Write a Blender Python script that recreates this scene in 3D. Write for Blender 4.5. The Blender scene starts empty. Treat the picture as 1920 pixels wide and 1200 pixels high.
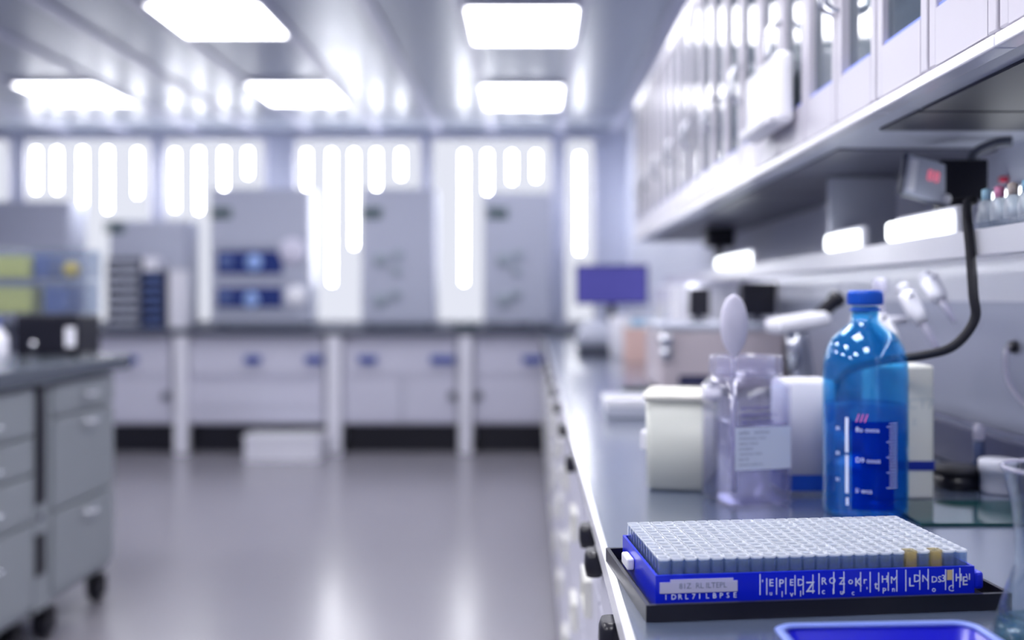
import bpy, bmesh, math, random
from mathutils import Vector, Matrix
random.seed(7)
PI = math.pi
SC = bpy.context.scene
COL = SC.collection
H = 1.195            # eye height
BT = 0.90            # bench top height
F = 1800.0           # focal length in pixels of a 1920 wide frame
VX, VY = 998.0, 557.0
def XW(px, d): return (px - VX) * d / F
def ZW(py, d): return H - (py - VY) * d / F

# ------------------------------------------------------------------ materials
def lin(c):
    o = []
    for v in c:
        v /= 255.0
        o.append(v / 12.92 if v <= 0.04045 else ((v + 0.055) / 1.055) ** 2.4)
    return tuple(o) + (1.0,)
MATS = {}
def mat(name, rgb, rough=0.5, metal=0.0, noise=0.0, nscale=20.0, spec=0.5, trans=0.0, ior=1.45, emit=None, es=0.0, coat=0.0):
    if name in MATS: return MATS[name]
    m = bpy.data.materials.new(name); m.use_nodes = True
    nt = m.node_tree; b = nt.nodes['Principled BSDF']
    c = lin(rgb)
    b.inputs['Base Color'].default_value = c
    b.inputs['Roughness'].default_value = rough
    b.inputs['Metallic'].default_value = metal
    b.inputs['Specular IOR Level'].default_value = spec
    b.inputs['Transmission Weight'].default_value = trans
    b.inputs['IOR'].default_value = ior
    b.inputs['Coat Weight'].default_value = coat; b.inputs['Coat Roughness'].default_value = .22 if coat > .5 else .05
    if emit:
        b.inputs['Emission Color'].default_value = lin(emit); b.inputs['Emission Strength'].default_value = es
    if noise > 0:
        tc = nt.nodes.new('ShaderNodeTexCoord'); n = nt.nodes.new('ShaderNodeTexNoise'); n.inputs['Scale'].default_value = nscale
        n.inputs['Detail'].default_value = 6
        r = nt.nodes.new('ShaderNodeMapRange'); r.inputs['To Min'].default_value = 1 - noise; r.inputs['To Max'].default_value = 1 + noise
        mx = nt.nodes.new('ShaderNodeMix'); mx.data_type = 'RGBA'; mx.blend_type = 'MULTIPLY'; mx.inputs['Factor'].default_value = 1
        mx.inputs['A'].default_value = c
        nt.links.new(tc.outputs['Object'], n.inputs['Vector']); nt.links.new(n.outputs['Fac'], r.inputs['Value'])
        nt.links.new(r.outputs['Result'], mx.inputs['B']); nt.links.new(mx.outputs['Result'], b.inputs['Base Color'])
        rr = nt.nodes.new('ShaderNodeMapRange'); rr.inputs['To Min'].default_value = max(0, rough - .05); rr.inputs['To Max'].default_value = rough + .05
        nt.links.new(n.outputs['Fac'], rr.inputs['Value']); nt.links.new(rr.outputs['Result'], b.inputs['Roughness'])
    MATS[name] = m
    return m
def clear(name, rgb, base=0.12, rough=0.08, body=(235, 240, 250), ior=1.45):
    """thin clear plastic: straight-through tint plus Fresnel gloss and a little haze"""
    if name in MATS: return MATS[name]
    m = bpy.data.materials.new(name); m.use_nodes = True
    nt = m.node_tree; nt.nodes.remove(nt.nodes['Principled BSDF']); out = nt.nodes['Material Output']
    t = nt.nodes.new('ShaderNodeBsdfTransparent'); t.inputs['Color'].default_value = lin(rgb)
    d0 = nt.nodes.new('ShaderNodeBsdfDiffuse'); d0.inputs['Color'].default_value = lin(body)
    d1 = nt.nodes.new('ShaderNodeBsdfTranslucent'); d1.inputs['Color'].default_value = lin(body)
    d = nt.nodes.new('ShaderNodeMixShader'); d.inputs[0].default_value = .45
    nt.links.new(d0.outputs[0], d.inputs[1]); nt.links.new(d1.outputs[0], d.inputs[2])
    g = nt.nodes.new('ShaderNodeBsdfGlossy'); g.inputs['Roughness'].default_value = rough; g.inputs['Color'].default_value = (1, 1, 1, 1)
    lw = nt.nodes.new('ShaderNodeLayerWeight'); lw.inputs['Blend'].default_value = .5
    pw = nt.nodes.new('ShaderNodeMath'); pw.operation = 'POWER'; pw.inputs[1].default_value = 4.0
    f0 = ((ior - 1) / (ior + 1)) ** 2
    f = nt.nodes.new('ShaderNodeMath'); f.operation = 'MULTIPLY_ADD'; f.inputs[1].default_value = .55; f.inputs[2].default_value = f0
    nt.links.new(lw.outputs['Facing'], pw.inputs[0]); nt.links.new(pw.outputs[0], f.inputs[0])
    m1 = nt.nodes.new('ShaderNodeMixShader'); m1.inputs[0].default_value = base
    m2 = nt.nodes.new('ShaderNodeMixShader')
    L = nt.links.new
    L(t.outputs[0], m1.inputs[1]); L(d.outputs[0], m1.inputs[2])
    L(f.outputs[0], m2.inputs[0]); L(m1.outputs[0], m2.inputs[1]); L(g.outputs[0], m2.inputs[2]); L(m2.outputs[0], out.inputs['Surface'])
    MATS[name] = m
    return m
def emission(name, rgb, s):
    if name in MATS: return MATS[name]
    m = bpy.data.materials.new(name); m.use_nodes = True
    nt = m.node_tree; nt.nodes.remove(nt.nodes['Principled BSDF'])
    e = nt.nodes.new('ShaderNodeEmission'); e.inputs['Color'].default_value = lin(rgb); e.inputs['Strength'].default_value = s
    nt.links.new(e.outputs[0], nt.nodes['Material Output'].inputs['Surface'])
    MATS[name] = m
    return m

M_floor = mat('floor_vinyl', (136, 134, 143), 0.22, noise=.015, nscale=1.2)
M_ceil = mat('ceiling_metal', (158, 165, 180), 0.33, metal=.2, noise=.02, nscale=2)
M_strip = mat('ceiling_strip', (196, 198, 216), 0.4)
M_wall = mat('wall_paint', (200, 204, 222), 0.55, noise=.015, nscale=4)
M_white = mat('white_enamel', (222, 222, 232), 0.32)
M_whiteg = mat('white_gloss', (236, 236, 243), 0.16)
M_door = mat('door_enamel', (188, 185, 197), 0.3)
M_tub = mat('tub_plastic', (184, 187, 182), 0.35)
M_cab = mat('cabinet_grey', (196, 196, 212), 0.35)
M_lgrey = mat('light_grey_metal', (178, 182, 198), 0.4)
M_bgrey = mat('instrument_grey', (172, 176, 194), 0.45)
M_ggrey = mat('pedestal_grey', (142, 148, 153), 0.42)
M_dgrey = mat('dark_grey', (74, 78, 94), 0.45)
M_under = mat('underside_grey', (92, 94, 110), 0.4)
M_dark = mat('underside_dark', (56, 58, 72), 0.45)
M_black = mat('black_plastic', (18, 18, 30), 0.3)
M_rubber = mat('black_rubber', (30, 30, 38), 0.6)
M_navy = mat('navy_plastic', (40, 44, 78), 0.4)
M_top = mat('bench_laminate', (72, 82, 104), 0.24, noise=.08, nscale=16, spec=1.0, coat=1.0)
M_ctop = mat('counter_resin', (84, 92, 106), 0.3, noise=.05, nscale=10)
M_itop = mat('island_resin', (84, 91, 102), 0.2, noise=.05, nscale=10)
M_steel = mat('brushed_steel', (168, 172, 190), 0.35, metal=.7)
M_chrome = mat('chrome', (220, 222, 230), 0.15, metal=1)
M_blueh = mat('blue_handle', (30, 62, 150), 0.4)
M_blue = mat('cobalt_plastic', (14, 34, 205), 0.28, trans=0.0, coat=.3)
M_blued = mat('dish_blue', (12, 14, 165), 0.3)
M_rim = mat('dish_rim', (112, 130, 200), 0.3)
M_beige = mat('beige_plastic', (186, 176, 184), 0.45)
M_cream = mat('cream_plastic', (212, 212, 206), 0.4)
M_peach = mat('peach_card', (214, 182, 176), 0.7)
M_sheet = mat('glass_sheet', (20, 60, 62), 0.08, spec=.6)
M_gasket = mat('blue_gasket', (120, 140, 235), 0.4)
M_panel = emission('panel_light', (250, 250, 255), 4.2)
M_panel2 = emission('panel_light_full', (252, 251, 255), 9.0)
M_win = emission('window_daylight', (234, 237, 250), 0.34)
M_tube = emission('tube_glow', (250, 251, 255), 10.0)
M_led = emission('led_bar', (244, 250, 255), 1.6)
M_red = emission('red_digit', (246, 120, 150), .3)
M_pink = emission('pink_pilot', (255, 150, 190), .5)
M_screen = emission('purple_screen', (98, 96, 190), .26)
M_scrline = emission('screen_line', (70, 70, 150), .22)
M_pane = clear('cabinet_glass', (222, 232, 236), 0.42, 0.03, (128, 142, 156), 1.6)
M_tubeclear = clear('tube_clear', (218, 230, 244), 0.10, 0.10, (225, 235, 250))
M_tuberim = clear('tube_rim', (240, 246, 252), 0.6, 0.12, (245, 248, 255))
M_tint = clear('tube_tinted', (244, 236, 208), 0.2, 0.10, (244, 232, 190))
M_jar = clear('jar_clear', (243, 243, 250), 0.06, 0.04, (226, 227, 236), 1.6)
M_collar = clear('jar_collar', (236, 236, 246), 0.2, 0.06, (222, 219, 236), 1.4)
M_jliq = clear('jar_liquid', (234, 234, 246), 0.04, 0.05, (200, 200, 222), 1.25)
M_box = clear('case_clear', (232, 236, 242), 0.07, 0.08)
M_pip = clear('pipette_clear', (222, 222, 236), 0.45, 0.12, (226, 224, 238))
M_vial = clear('vial_plastic', (235, 242, 250), 0.75, 0.15, (238, 244, 252))
M_flask = clear('flask_glass', (240, 244, 248), 0.02, 0.03, (225, 235, 245), 1.5)
M_fliq = clear('flask_liquid', (150, 200, 214), 0.15, 0.05, (150, 205, 220), 1.3)
M_bottle = clear('bottle_blue', (186, 233, 251), 0.10, 0.04, (20, 150, 232), 1.5)
M_bliq = clear('bottle_liquid', (170, 216, 248), 0.16, 0.06, (0, 110, 225), 1.2)
M_bpatch = clear('bottle_panel', (60, 130, 232), 0.2, 0.06, (0, 70, 205), 1.2)
M_bcap = mat('cap_blue', (12, 84, 196), 0.35)
M_ink = mat('white_ink', (226, 234, 255), 0.5)
M_pinkink = mat('pink_ink', (250, 120, 176), 0.5)
M_greyink = mat('grey_ink', (120, 128, 156), 0.6)
M_labelp = mat('label_paper', (206, 214, 232), 0.6)
M_sticker = mat('sticker_lilac', (186, 186, 218), 0.55)
M_yellow = mat('yellow_green', (216, 212, 116), 0.5)
M_tealbox = mat('teal_bottle', (110, 180, 176), 0.4)
M_slate = mat('slate_blue', (86, 106, 158), 0.45)
M_green = mat('dark_green', (38, 76, 70), 0.5)
M_disp = mat('display_blue', (38, 54, 116), 0.12, spec=.6)
M_glintb = mat('glint_blue', (150, 178, 232), 0.3)
M_dialw = mat('dial_white', (206, 204, 222), 0.35)
M_smudge = mat('knob_grey', (150, 160, 172), 0.4)
M_lid = mat('lid_ivory', (242, 240, 228), 0.3)

# ------------------------------------------------------------------ mesh helpers
def newbm(): return bmesh.new()
def box(bm, x0, x1, y0, y1, z0, z1, bev=0.0, seg=2):
    r = bmesh.ops.create_cube(bm, size=1)
    vs = r['verts']
    for v in vs:
        v.co = Vector(((x0 + x1) / 2 + v.co.x * (x1 - x0), (y0 + y1) / 2 + v.co.y * (y1 - y0), (z0 + z1) / 2 + v.co.z * (z1 - z0)))
    if bev > 0:
        es = set()
        for v in vs: es.update(v.link_edges)
        bmesh.ops.bevel(bm, geom=list(es), offset=bev, segments=seg, affect='EDGES', profile=.5)
    return bm
def B(x0, x1, y0, y1, z0, z1, bev=0.0, seg=2): return box(newbm(), x0, x1, y0, y1, z0, z1, bev, seg)
def lathe(bm, prof, n=32, cx=0, cy=0, axis='z', close=False):
    """prof: list of (r, h); revolve round z (or x / y)"""
    rings = []
    def pt(r, h, a):
        if axis == 'z': return (cx + r * math.cos(a), cy + r * math.sin(a), h)
        if axis == 'y': return (cx + r * math.cos(a), h, cy + r * math.sin(a))
        return (h, cx + r * math.cos(a), cy + r * math.sin(a))
    for r, h in prof:
        if r <= 1e-6: rings.append([bm.verts.new(pt(0, h, 0))])
        else: rings.append([bm.verts.new(pt(r, h, 2 * PI * k / n)) for k in range(n)])
    pairs = list(zip(rings[:-1], rings[1:]))
    if close: pairs.append((rings[-1], rings[0]))
    for A, C in pairs:
        for k in range(n):
            k2 = (k + 1) % n
            if len(A) == 1 and len(C) == 1: continue
            if len(A) == 1: f = (A[0], C[k], C[k2])
            elif len(C) == 1: f = (A[k], A[k2], C[0])
            else: f = (A[k], A[k2], C[k2], C[k])
            try: bm.faces.new(f).smooth = True
            except ValueError: pass
    return bm
def L(prof, n=32, **k): return lathe(newbm(), prof, n, **k)
def cyl(bm, cx, cy, z0, z1, r, n=24): return lathe(bm, [(0, z0), (r, z0), (r, z1), (0, z1)], n, cx, cy)
def spline(pts, k=8):
    out = []
    P = [Vector(p) for p in pts]
    for i in range(len(P) - 1):
        p0 = P[max(i - 1, 0)]; p1 = P[i]; p2 = P[i + 1]; p3 = P[min(i + 2, len(P) - 1)]
        for j in range(k):
            t = j / k
            out.append(.5 * ((2 * p1) + (-p0 + p2) * t + (2 * p0 - 5 * p1 + 4 * p2 - p3) * t * t + (-p0 + 3 * p1 - 3 * p2 + p3) * t ** 3))
    out.append(P[-1])
    return out
def sweep(bm, pts, rad, n=10):
    """round tube along pts, rad a number or a list"""
    rad = rad if isinstance(rad, (list, tuple)) else [rad] * len(pts)
    rings = []; up = None
    for i, p in enumerate(pts):
        d = (Vector(pts[min(i + 1, len(pts) - 1)]) - Vector(pts[max(i - 1, 0)])).normalized()
        if up is None: up = d.orthogonal().normalized()
        a = (up - d * up.dot(d)).normalized(); b = d.cross(a); up = a
        rings.append([bm.verts.new(Vector(p) + rad[i] * (a * math.cos(2 * PI * k / n) + b * math.sin(2 * PI * k / n))) for k in range(n)])
    for A, C in zip(rings[:-1], rings[1:]):
        for k in range(n): bm.faces.new((A[k], A[(k + 1) % n], C[(k + 1) % n], C[k])).smooth = True
    bm.faces.new(rings[0][::-1]); bm.faces.new(rings[-1])
    return bm
def rrect(hx, hy, r, k=5):
    pts = []
    for cx, cy, a0 in ((hx - r, hy - r, 0), (-hx + r, hy - r, PI / 2), (-hx + r, -hy + r, PI), (hx - r, -hy + r, 1.5 * PI)):
        for j in range(k + 1):
            a = a0 + PI / 2 * j / k
            pts.append((cx + r * math.cos(a), cy + r * math.sin(a)))
    return pts
def loft(bm, secs, smooth=True, cap0=True, cap1=True, closed=False):
    """secs: list of (outline points, z)"""
    rings = [[bm.verts.new((x, y, z)) for x, y in o] for o, z in secs]
    n = len(rings[0])
    prs = list(zip(rings[:-1], rings[1:]))
    if closed: prs.append((rings[-1], rings[0]))
    for A, C in prs:
        for k in range(n):
            bm.faces.new((A[k], A[(k + 1) % n], C[(k + 1) % n], C[k])).smooth = smooth
    if not closed:
        if cap0: bm.faces.new(rings[0][::-1])
        if cap1: bm.faces.new(rings[-1])
    return bm
def tray(bm, x0, x1, y0, y1, z0, z1, t, ft):
    """open box: floor plus four walls"""
    cx, cy = (x0 + x1) / 2, (y0 + y1) / 2
    hx, hy = (x1 - x0) / 2, (y1 - y0) / 2
    def o(a, b): return [(cx - a, cy - b), (cx + a, cy - b), (cx + a, cy + b), (cx - a, cy + b)]
    loft(bm, [(o(hx, hy), z0), (o(hx, hy), z1), (o(hx - t, hy - t), z1), (o(hx - t, hy - t), z0 + ft)], smooth=False)
    return bm
def frame(bm, y0, y1, z0, z1, x0, x1, w):
    """picture frame lying in the y-z plane"""
    box(bm, x0, x1, y0, y0 + w, z0, z1); box(bm, x0, x1, y1 - w, y1, z0, z1)
    box(bm, x0, x1, y0 + w, y1 - w, z0, z0 + w); box(bm, x0, x1, y0 + w, y1 - w, z1 - w, z1)
    return bm
def xform(bm, m):
    bmesh.ops.transform(bm, matrix=m, verts=bm.verts); return bm
def obj(name, bm, m, parent=None, loc=None, label=None):
    bmesh.ops.recalc_face_normals(bm, faces=bm.faces)
    me = bpy.data.meshes.new(name); bm.to_mesh(me); bm.free()
    me.materials.append(m)
    o = bpy.data.objects.new(name, me); COL.objects.link(o)
    if parent is not None: o.parent = parent
    if loc is not None: o.location = loc
    if label: o['label'] = label
    return o
LABELS = {}
def settag(o, label, cat, group=None, kind=None):
    o['label'] = label; o['category'] = cat
    if group: o['group'] = group
    if kind: o['kind'] = kind
    assert 4 <= len(label.split()) <= 16, label
    assert label not in LABELS, label
    LABELS[label] = 1
    return o
def thing(name, label, cat, loc=(0, 0, 0), rz=0.0, group=None):
    o = bpy.data.objects.new(name, None); COL.objects.link(o)
    o.empty_display_size = .05
    o.location = loc; o.rotation_euler = (0, 0, rz)
    return settag(o, label, cat, group)
def single(name, bm, m, label, cat, loc=(0, 0, 0), rz=0.0, group=None):
    o = obj(name, bm, m, None, loc); o.rotation_euler = (0, 0, rz)
    return settag(o, label, cat, group)
def struct(name, bm, m, parent=None, loc=None):
    o = obj(name, bm, m, parent, loc)
    if parent is None: o['kind'] = 'structure'
    return o
def kids(o): return [c for c in COL.objects if c.parent == o]
def dup(root, label, loc, rz=None):
    r = root.copy(); COL.objects.link(r); r.location = loc
    if rz is not None: r.rotation_euler = (0, 0, rz)
    r['label'] = label
    assert label not in LABELS, label
    LABELS[label] = 1
    for ch in kids(root):
        c = ch.copy(); COL.objects.link(c); c.parent = r
        for g in kids(ch):
            e = g.copy(); COL.objects.link(e); e.parent = c
    return r
def text_bm(bm, s, size, pos, xaxis=(1, 0, 0), up=(0, 0, 1), depth=0.0002, sx=1.0):
    cu = bpy.data.curves.new('t', 'FONT'); cu.body = s; cu.size = size; cu.extrude = depth; cu.resolution_u = 2
    ob = bpy.data.objects.new('t', cu); COL.objects.link(ob)
    me = bpy.data.meshes.new_from_object(ob)
    X = Vector(xaxis).normalized(); U = Vector(up).normalized(); N = X.cross(U)
    mtx = Matrix(((X.x * sx, U.x, N.x, pos[0]), (X.y * sx, U.y, N.y, pos[1]), (X.z * sx, U.z, N.z, pos[2]), (0, 0, 0, 1)))
    me.transform(mtx); bm.from_mesh(me)
    bpy.data.objects.remove(ob); bpy.data.curves.remove(cu); bpy.data.meshes.remove(me)
    return bm
ORD = ['zeroth', 'first', 'second', 'third', 'fourth', 'fifth', 'sixth', 'seventh', 'eighth', 'ninth', 'tenth', 'eleventh', 'twelfth', 'thirteenth',
       'fourteenth', 'fifteenth', 'sixteenth', 'seventeenth', 'eighteenth', 'nineteenth', 'twentieth', 'twenty-first', 'twenty-second', 'twenty-third', 'twenty-fourth']

# ------------------------------------------------------------------ room
XL, XR, YN, YB, ZC = -5.4, 0.80, -3.2, 8.05, 2.595
struct('floor', B(XL - .1, XR + .1, YN - .1, YB + .1, -.1, 0), M_floor)
struct('ceiling', B(XL - .1, XR + .1, YN - .1, YB + .1, ZC, ZC + .1), M_ceil)
struct('wall_back', B(XL - .1, XR + .1, YB, YB + .1, 0, ZC), M_wall)
struct('wall_right', B(XR, XR + .1, YN, YB, 0, ZC), M_wall)
struct('wall_left', B(XL - .1, XL, YN, YB, 0, ZC), M_wall)
struct('wall_front', B(XL - .1, XR + .1, YN - .1, YN, 0, ZC), M_wall)
for i, x in enumerate((.70, .235, -.335, -.79, -1.285, -1.865, -2.33, -2.82, -3.40, -3.9)):
    struct('trim_%d' % (i + 1), B(x - .036, x + .036, YN, YB, ZC - .012, ZC), M_strip)
struct('trim_11', B(XL, XR, 7.3, 7.36, ZC - .01, ZC), M_strip)
# windows of the back wall, lit by daylight
for i, (a, b) in enumerate(((-60, 16), (50, 282), (312, 494), (556, 788), (812, 1032), (1062, 1112))):
    d = 8.03
    x0, x1 = XW(a, d), XW(b, d); z0, z1 = 1.0, ZW(263, d)
    f = newbm()
    t = .018
    box(f, x0 - t, x1 + t, YB - .03, YB, z1, z1 + t); box(f, x0 - t, x1 + t, YB - .03, YB, z0 - t, z0)
    box(f, x0 - t, x0, YB - .03, YB, z0, z1); box(f, x1, x1 + t, YB - .03, YB, z0, z1)
    w = struct('window_%d' % (i + 1), f, M_white)
    obj('pane', B(x0, x1, YB - .012, YB - .004, z0, z1), M_win, w)
# right wall lining above the bench
struct('trim_12', B(XR - .012, XR, .2, 4.6, 1.187, 1.262), M_whiteg)
struct('trim_13', B(XR - .010, XR, .2, 4.6, BT, 1.187), M_steel)

# ------------------------------------------------------------------ ceiling panels
NC = {0: 'middle row', 1: 'left-hand row', 2: 'far left row'}
def panel(i, x, y0, y1, label, m=None):
    t = thing('ceiling_light', label, 'ceiling light', (x, (y0 + y1) / 2, ZC - .02), 0, 'square ceiling light panels')
    w, h = .265, (y1 - y0) / 2
    f = newbm()
    for a in ((-w - .02, -w, -h, h), (w, w + .02, -h, h), (-w - .02, w + .02, -h - .02, -h), (-w - .02, w + .02, h, h + .02)):
        box(f, a[0], a[1], a[2], a[3], -.004, .02)
    obj('frame', f, M_white, t)
    obj('diffuser', B(-w, w, -h, h, 0, .019), m or M_panel, t)
RN = {0: 'nearest', 1: 'second nearest'}
panel(0, -.05, 4.58, 5.22, 'bright square ceiling panel nearer the camera above the aisle, right of centre')
panel(0, -.07, 6.28, 7.00, 'bright ceiling panel farther along above the aisle, nearest the right-hand cabinets')
panel(1, -1.56, 4.52, 5.08, 'bright ceiling panel cut by the top edge, left of the aisle')
panel(1, -1.59, 6.22, 6.86, 'bright ceiling panel deep in the room above the middle cabinets')
panel(2, -3.11, 6.22, 6.86, 'bright ceiling panel at far left above the island')
panel(2, -3.11, 4.52, 5.08, 'ceiling panel left of the frame above the island')
for c, x in enumerate((-.05, -1.58, -3.11)):
    for r, y in enumerate((2.95, 1.2, -.55)):
        panel(c, x, y - .3, y + .3, 'ceiling panel over the camera, %s, %s of its row' % (('over the bench', 'over the aisle', 'over the island')[c], ('first', 'second', 'third')[r]), M_panel2)

# ------------------------------------------------------------------ vertical glowing tubes before the windows
tubes = [(68, 278, 362), (107, 278, 362), (155, 278, 392), (202, 278, 398), (258, 280, 370), (328, 282, 396), (373, 280, 400), (420, 280, 364),
         (465, 280, 333), (575, 282, 368), (622, 282, 535), (664, 282, 466), (706, 282, 370), (752, 282, 336), (870, 284, 534), (914, 284, 372), (960, 285, 344),
         (1005, 285, 340), (1086, 288, 476)]
for i, (px, a, b) in enumerate(tubes):
    d = 8.0 if b < 420 else 8.0
    r = .017
    z0, z1 = ZW(b, d), ZW(a, d)
    n = len(tubes)
    lab = 'leftmost vertical tube lamp on the back windows' if i == 0 else ('rightmost long vertical tube lamp, beside the blank wall' if i == n - 1 else
           '%s vertical tube lamp from the left on the back windows' % ORD[i + 1])
    t = thing('tube_lamp', lab, 'lamp', (XW(px, d), d, z0), 0, 'vertical tube lamps on the back windows')
    hgt = z1 - z0
    obj('tube', L([(0, .012), (r, .012), (r, hgt - .012), (0, hgt - .012)], 16), M_tube, t)
    for e in (0, hgt - .012): obj('end_cap', L([(0, e), (r + .003, e), (r + .003, e + .012), (0, e + .012)], 16), M_white, t)
    obj('bracket', B(-.008, .008, r, YB - d - .013, hgt * .5 - .01, hgt * .5 + .01), M_white, t)

# ------------------------------------------------------------------ back counter with base units
CT = .955
def back_counter():
    t = thing('back_counter', 'long dark-topped counter on pale legs below the back windows', 'counter', (0, 7.27, 0))
    obj('worktop', B(-5.0, .78, 0, .77, CT - .05, CT, .004), M_ctop, t)
    obj('front_edge', B(-5.0, .78, -.008, 0, CT - .05, CT, .002), M_dgrey, t)
back_counter()
ZB0, ZB1 = .225, CT - .052
def base_unit(px0, px1, doors, handles, knobs, label, mid=None, post=None):
    y = 7.31
    x0, x1 = XW(px0, y), XW(px1, y)
    cx = (x0 + x1) / 2; w = (x1 - x0) / 2 - .004
    t = thing('base_cabinet', label, 'cabinet', (cx, y, 0), 0, 'base cabinets below the back counter')
    obj('body', B(-w, w, .022, .70, ZB0, ZB1), M_cab, t)
    obj('plinth', B(-w, w, .10, .68, 0, ZB0), M_black, t, label='black recessed plinth')
    zt = ZW(706, y); zd1 = ZW(645, y)
    dr = obj('drawer', B(-w + .006, w - .006, 0, .022, zt + .006, zd1, .004), M_cab, t)
    for px in handles:
        hx = XW(px[0], y) - cx; hw = px[1] * y / F / 2
        hd = newbm(); box(hd, hx - hw, hx + hw, -.035, -.02, ZW(681, y), ZW(667, y), .006)
        box(hd, hx - hw, hx - hw + .02, -.021, .001, ZW(679, y), ZW(669, y)); box(hd, hx + hw - .02, hx + hw, -.021, .001, ZW(679, y), ZW(669, y))
        obj('handle', hd, M_blueh, dr, label='dark blue pull handle')
    zlo = ZB0 + .02
    n = len(doors) - 1
    if post:
        a, b = XW(post[0], 7.27) - cx, XW(post[1], 7.27) - cx
        obj('post', B(a, b, -.04, .05, 0, CT - .051, .012), M_white, t, label='pale square post')
    for i in range(n):
        a, b = XW(doors[i], y) - cx, XW(doors[i + 1], y) - cx
        if mid:
            zm = ZW(mid, y)
            obj('panel', B(a + .005, b - .005, 0, .022, zm + .005, zt - .04, .004), M_cab, t)
            obj('drawer', B(a + .005, b - .005, 0, .022, zlo, zm - .005, .004), M_cab, t)
        else:
            dd = obj('door', B(a + .005, b - .005, 0, .022, zlo, zt - .006, .004), M_cab, t)
            for k in knobs:
                kx = XW(k, y) - cx
                if a < kx < b:
                    kz = ZW(742, y)
                    kb = lathe(newbm(), [(0, -.035), (.03, -.03), (.034, -.015), (.018, -.008), (.018, .0), (0, 0)], 20, kx, kz, 'y')
                    obj('knob', kb, M_dgrey, dd, label='dark round knob')
base_unit(46, 322, (46, 196, 322), ((243, 30),), (312,), 'base cabinet with dark knob behind the grey island', post=(325, 350))
base_unit(353, 609, (353, 609), ((475, 30), (590, 34)), (), 'wide base cabinet with two blue handles above the white bin', mid=766, post=(612, 639))
base_unit(642, 857, (642, 755, 857), ((690, 34), (830, 46)), (848,), 'two-door base cabinet in the middle of the back counter', post=(860, 885))
base_unit(888, 1092, (888, 1092), ((1003, 46),), (897,), 'base cabinet at the right end, beside the main bench')
t = thing('storage_bin', 'white bin on the floor beneath the back counter', 'bin', ((XW(455, 7) + XW(600, 7)) / 2, 7.12, 0))
obj('bucket', tray(newbm(), -.27, .27, -.12, .12, 0, .165, .008, .008), M_white, t)
obj('lid', B(-.28, .28, -.13, .13, .165, .185, .006), M_whiteg, t)

# ------------------------------------------------------------------ instruments on the back counter
def vent(par, x, z, w=.16):
    v = newbm()
    for k in range(3): box(v, x - w / 2, x + w / 2, -.014, .0, z - .05 + k * .03, z - .032 + k * .03)
    obj('vent', v, M_green, par, label='dark teal vent')
def feet(par, xs, ys_, h, r):
    for a in xs:
        for b in ys_: obj('foot', cyl(newbm(), a, b, 0, h, r, 12), M_rubber, par)
def inst(px0, px1, ptop, label, kind='instrument_cabinet', cat='lab cabinet', m=M_bgrey, ventpx=None, dep=.3):
    d = 7.62
    x0, x1 = XW(px0, d), XW(px1, d); cx = (x0 + x1) / 2; w = (x1 - x0) / 2; h = ZW(ptop, d) - CT
    t = thing(kind, label, cat, (cx, d, CT), 0, 'grey instruments on the back counter')
    obj('body', B(-w, w, .02, dep, .02, h, .012), m, t)
    obj('front_panel', B(-w + .012, w - .012, 0, .02, .04, h - .02, .006), m, t)
    feet(t, (-w + .05, w - .05), (.06, dep - .05), .02, .02)
    if ventpx: vent(t, XW(ventpx[0], d) - cx, ZW(ventpx[1], d) - CT)
    return t, cx, d
def knob(par, x, z, r, m, name='dial', dp=.03, label=None):
    return obj(name, lathe(newbm(), [(0, -dp), (r * .86, -dp), (r, -dp * .6), (r, 0), (0, 0)], 24, x, z, 'y'), m, par, label=label)
inst(-60, 130, 376, 'plain grey cabinet at far left behind the island')
inst(202, 350, 412, 'grey cabinet behind the tray towers', ventpx=(215, 424))
t, cx, d = inst(392, 580, 352, 'grey oven cabinet with two dark blue displays and round dials', 'double_oven', 'oven', ventpx=(415, 397))
for (a, b) in ((470, 514), (538, 577)):
    obj('display', B(XW(407, d) - cx, XW(530, d) - cx, -.012, 0, ZW(b, d) - CT, ZW(a, d) - CT, .004), M_disp, t, label='dark blue glass display')
for px, py, r, m in ((549, 472, .105, M_dialw), (556, 555, .085, M_whiteg)): knob(t, XW(px, d) - cx, ZW(py, d) - CT, r, m)
sh = newbm()
for py in (522, 584, 460): box(sh, XW(402, d) - cx, XW(560, d) - cx, -.02, 0, ZW(py, d) - CT, ZW(py - 5, d) - CT)
obj('ledge', sh, M_lgrey, t)
for px, py, r in ((477, 492, .065), (425, 491, .05), (472, 562, .06), (424, 558, .045)): 
    knob(t, XW(px, d) - cx, ZW(py, d) - CT, r, M_glintb if px > 450 else M_slate, 'glint', .022, 'blue round gauge')  # blue discs stand in for round reflections on the displays
for pxa, pxb, top, vp, cxs, lab in ((676, 815, 352, (697, 397), (714, 746), 'grey cabinet with four faint dials, in the middle of the back counter'),
                                   (906, 1035, 360, (933, 397), (945, 972), 'grey cabinet with faint dials at right end of the back counter')):
    t, cx, d = inst(pxa, pxb, top, lab, ventpx=vp)
    for px, py, r in ((cxs[0], 487, .06), (cxs[1], 478, .045), (cxs[1] - 3, 508, .04), (cxs[0], 562, .06), (cxs[1] - 4, 552, .045)):
        knob(t, XW(px, d) - cx, ZW(py, d) - CT, r, M_smudge, 'dial', .02)
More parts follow.
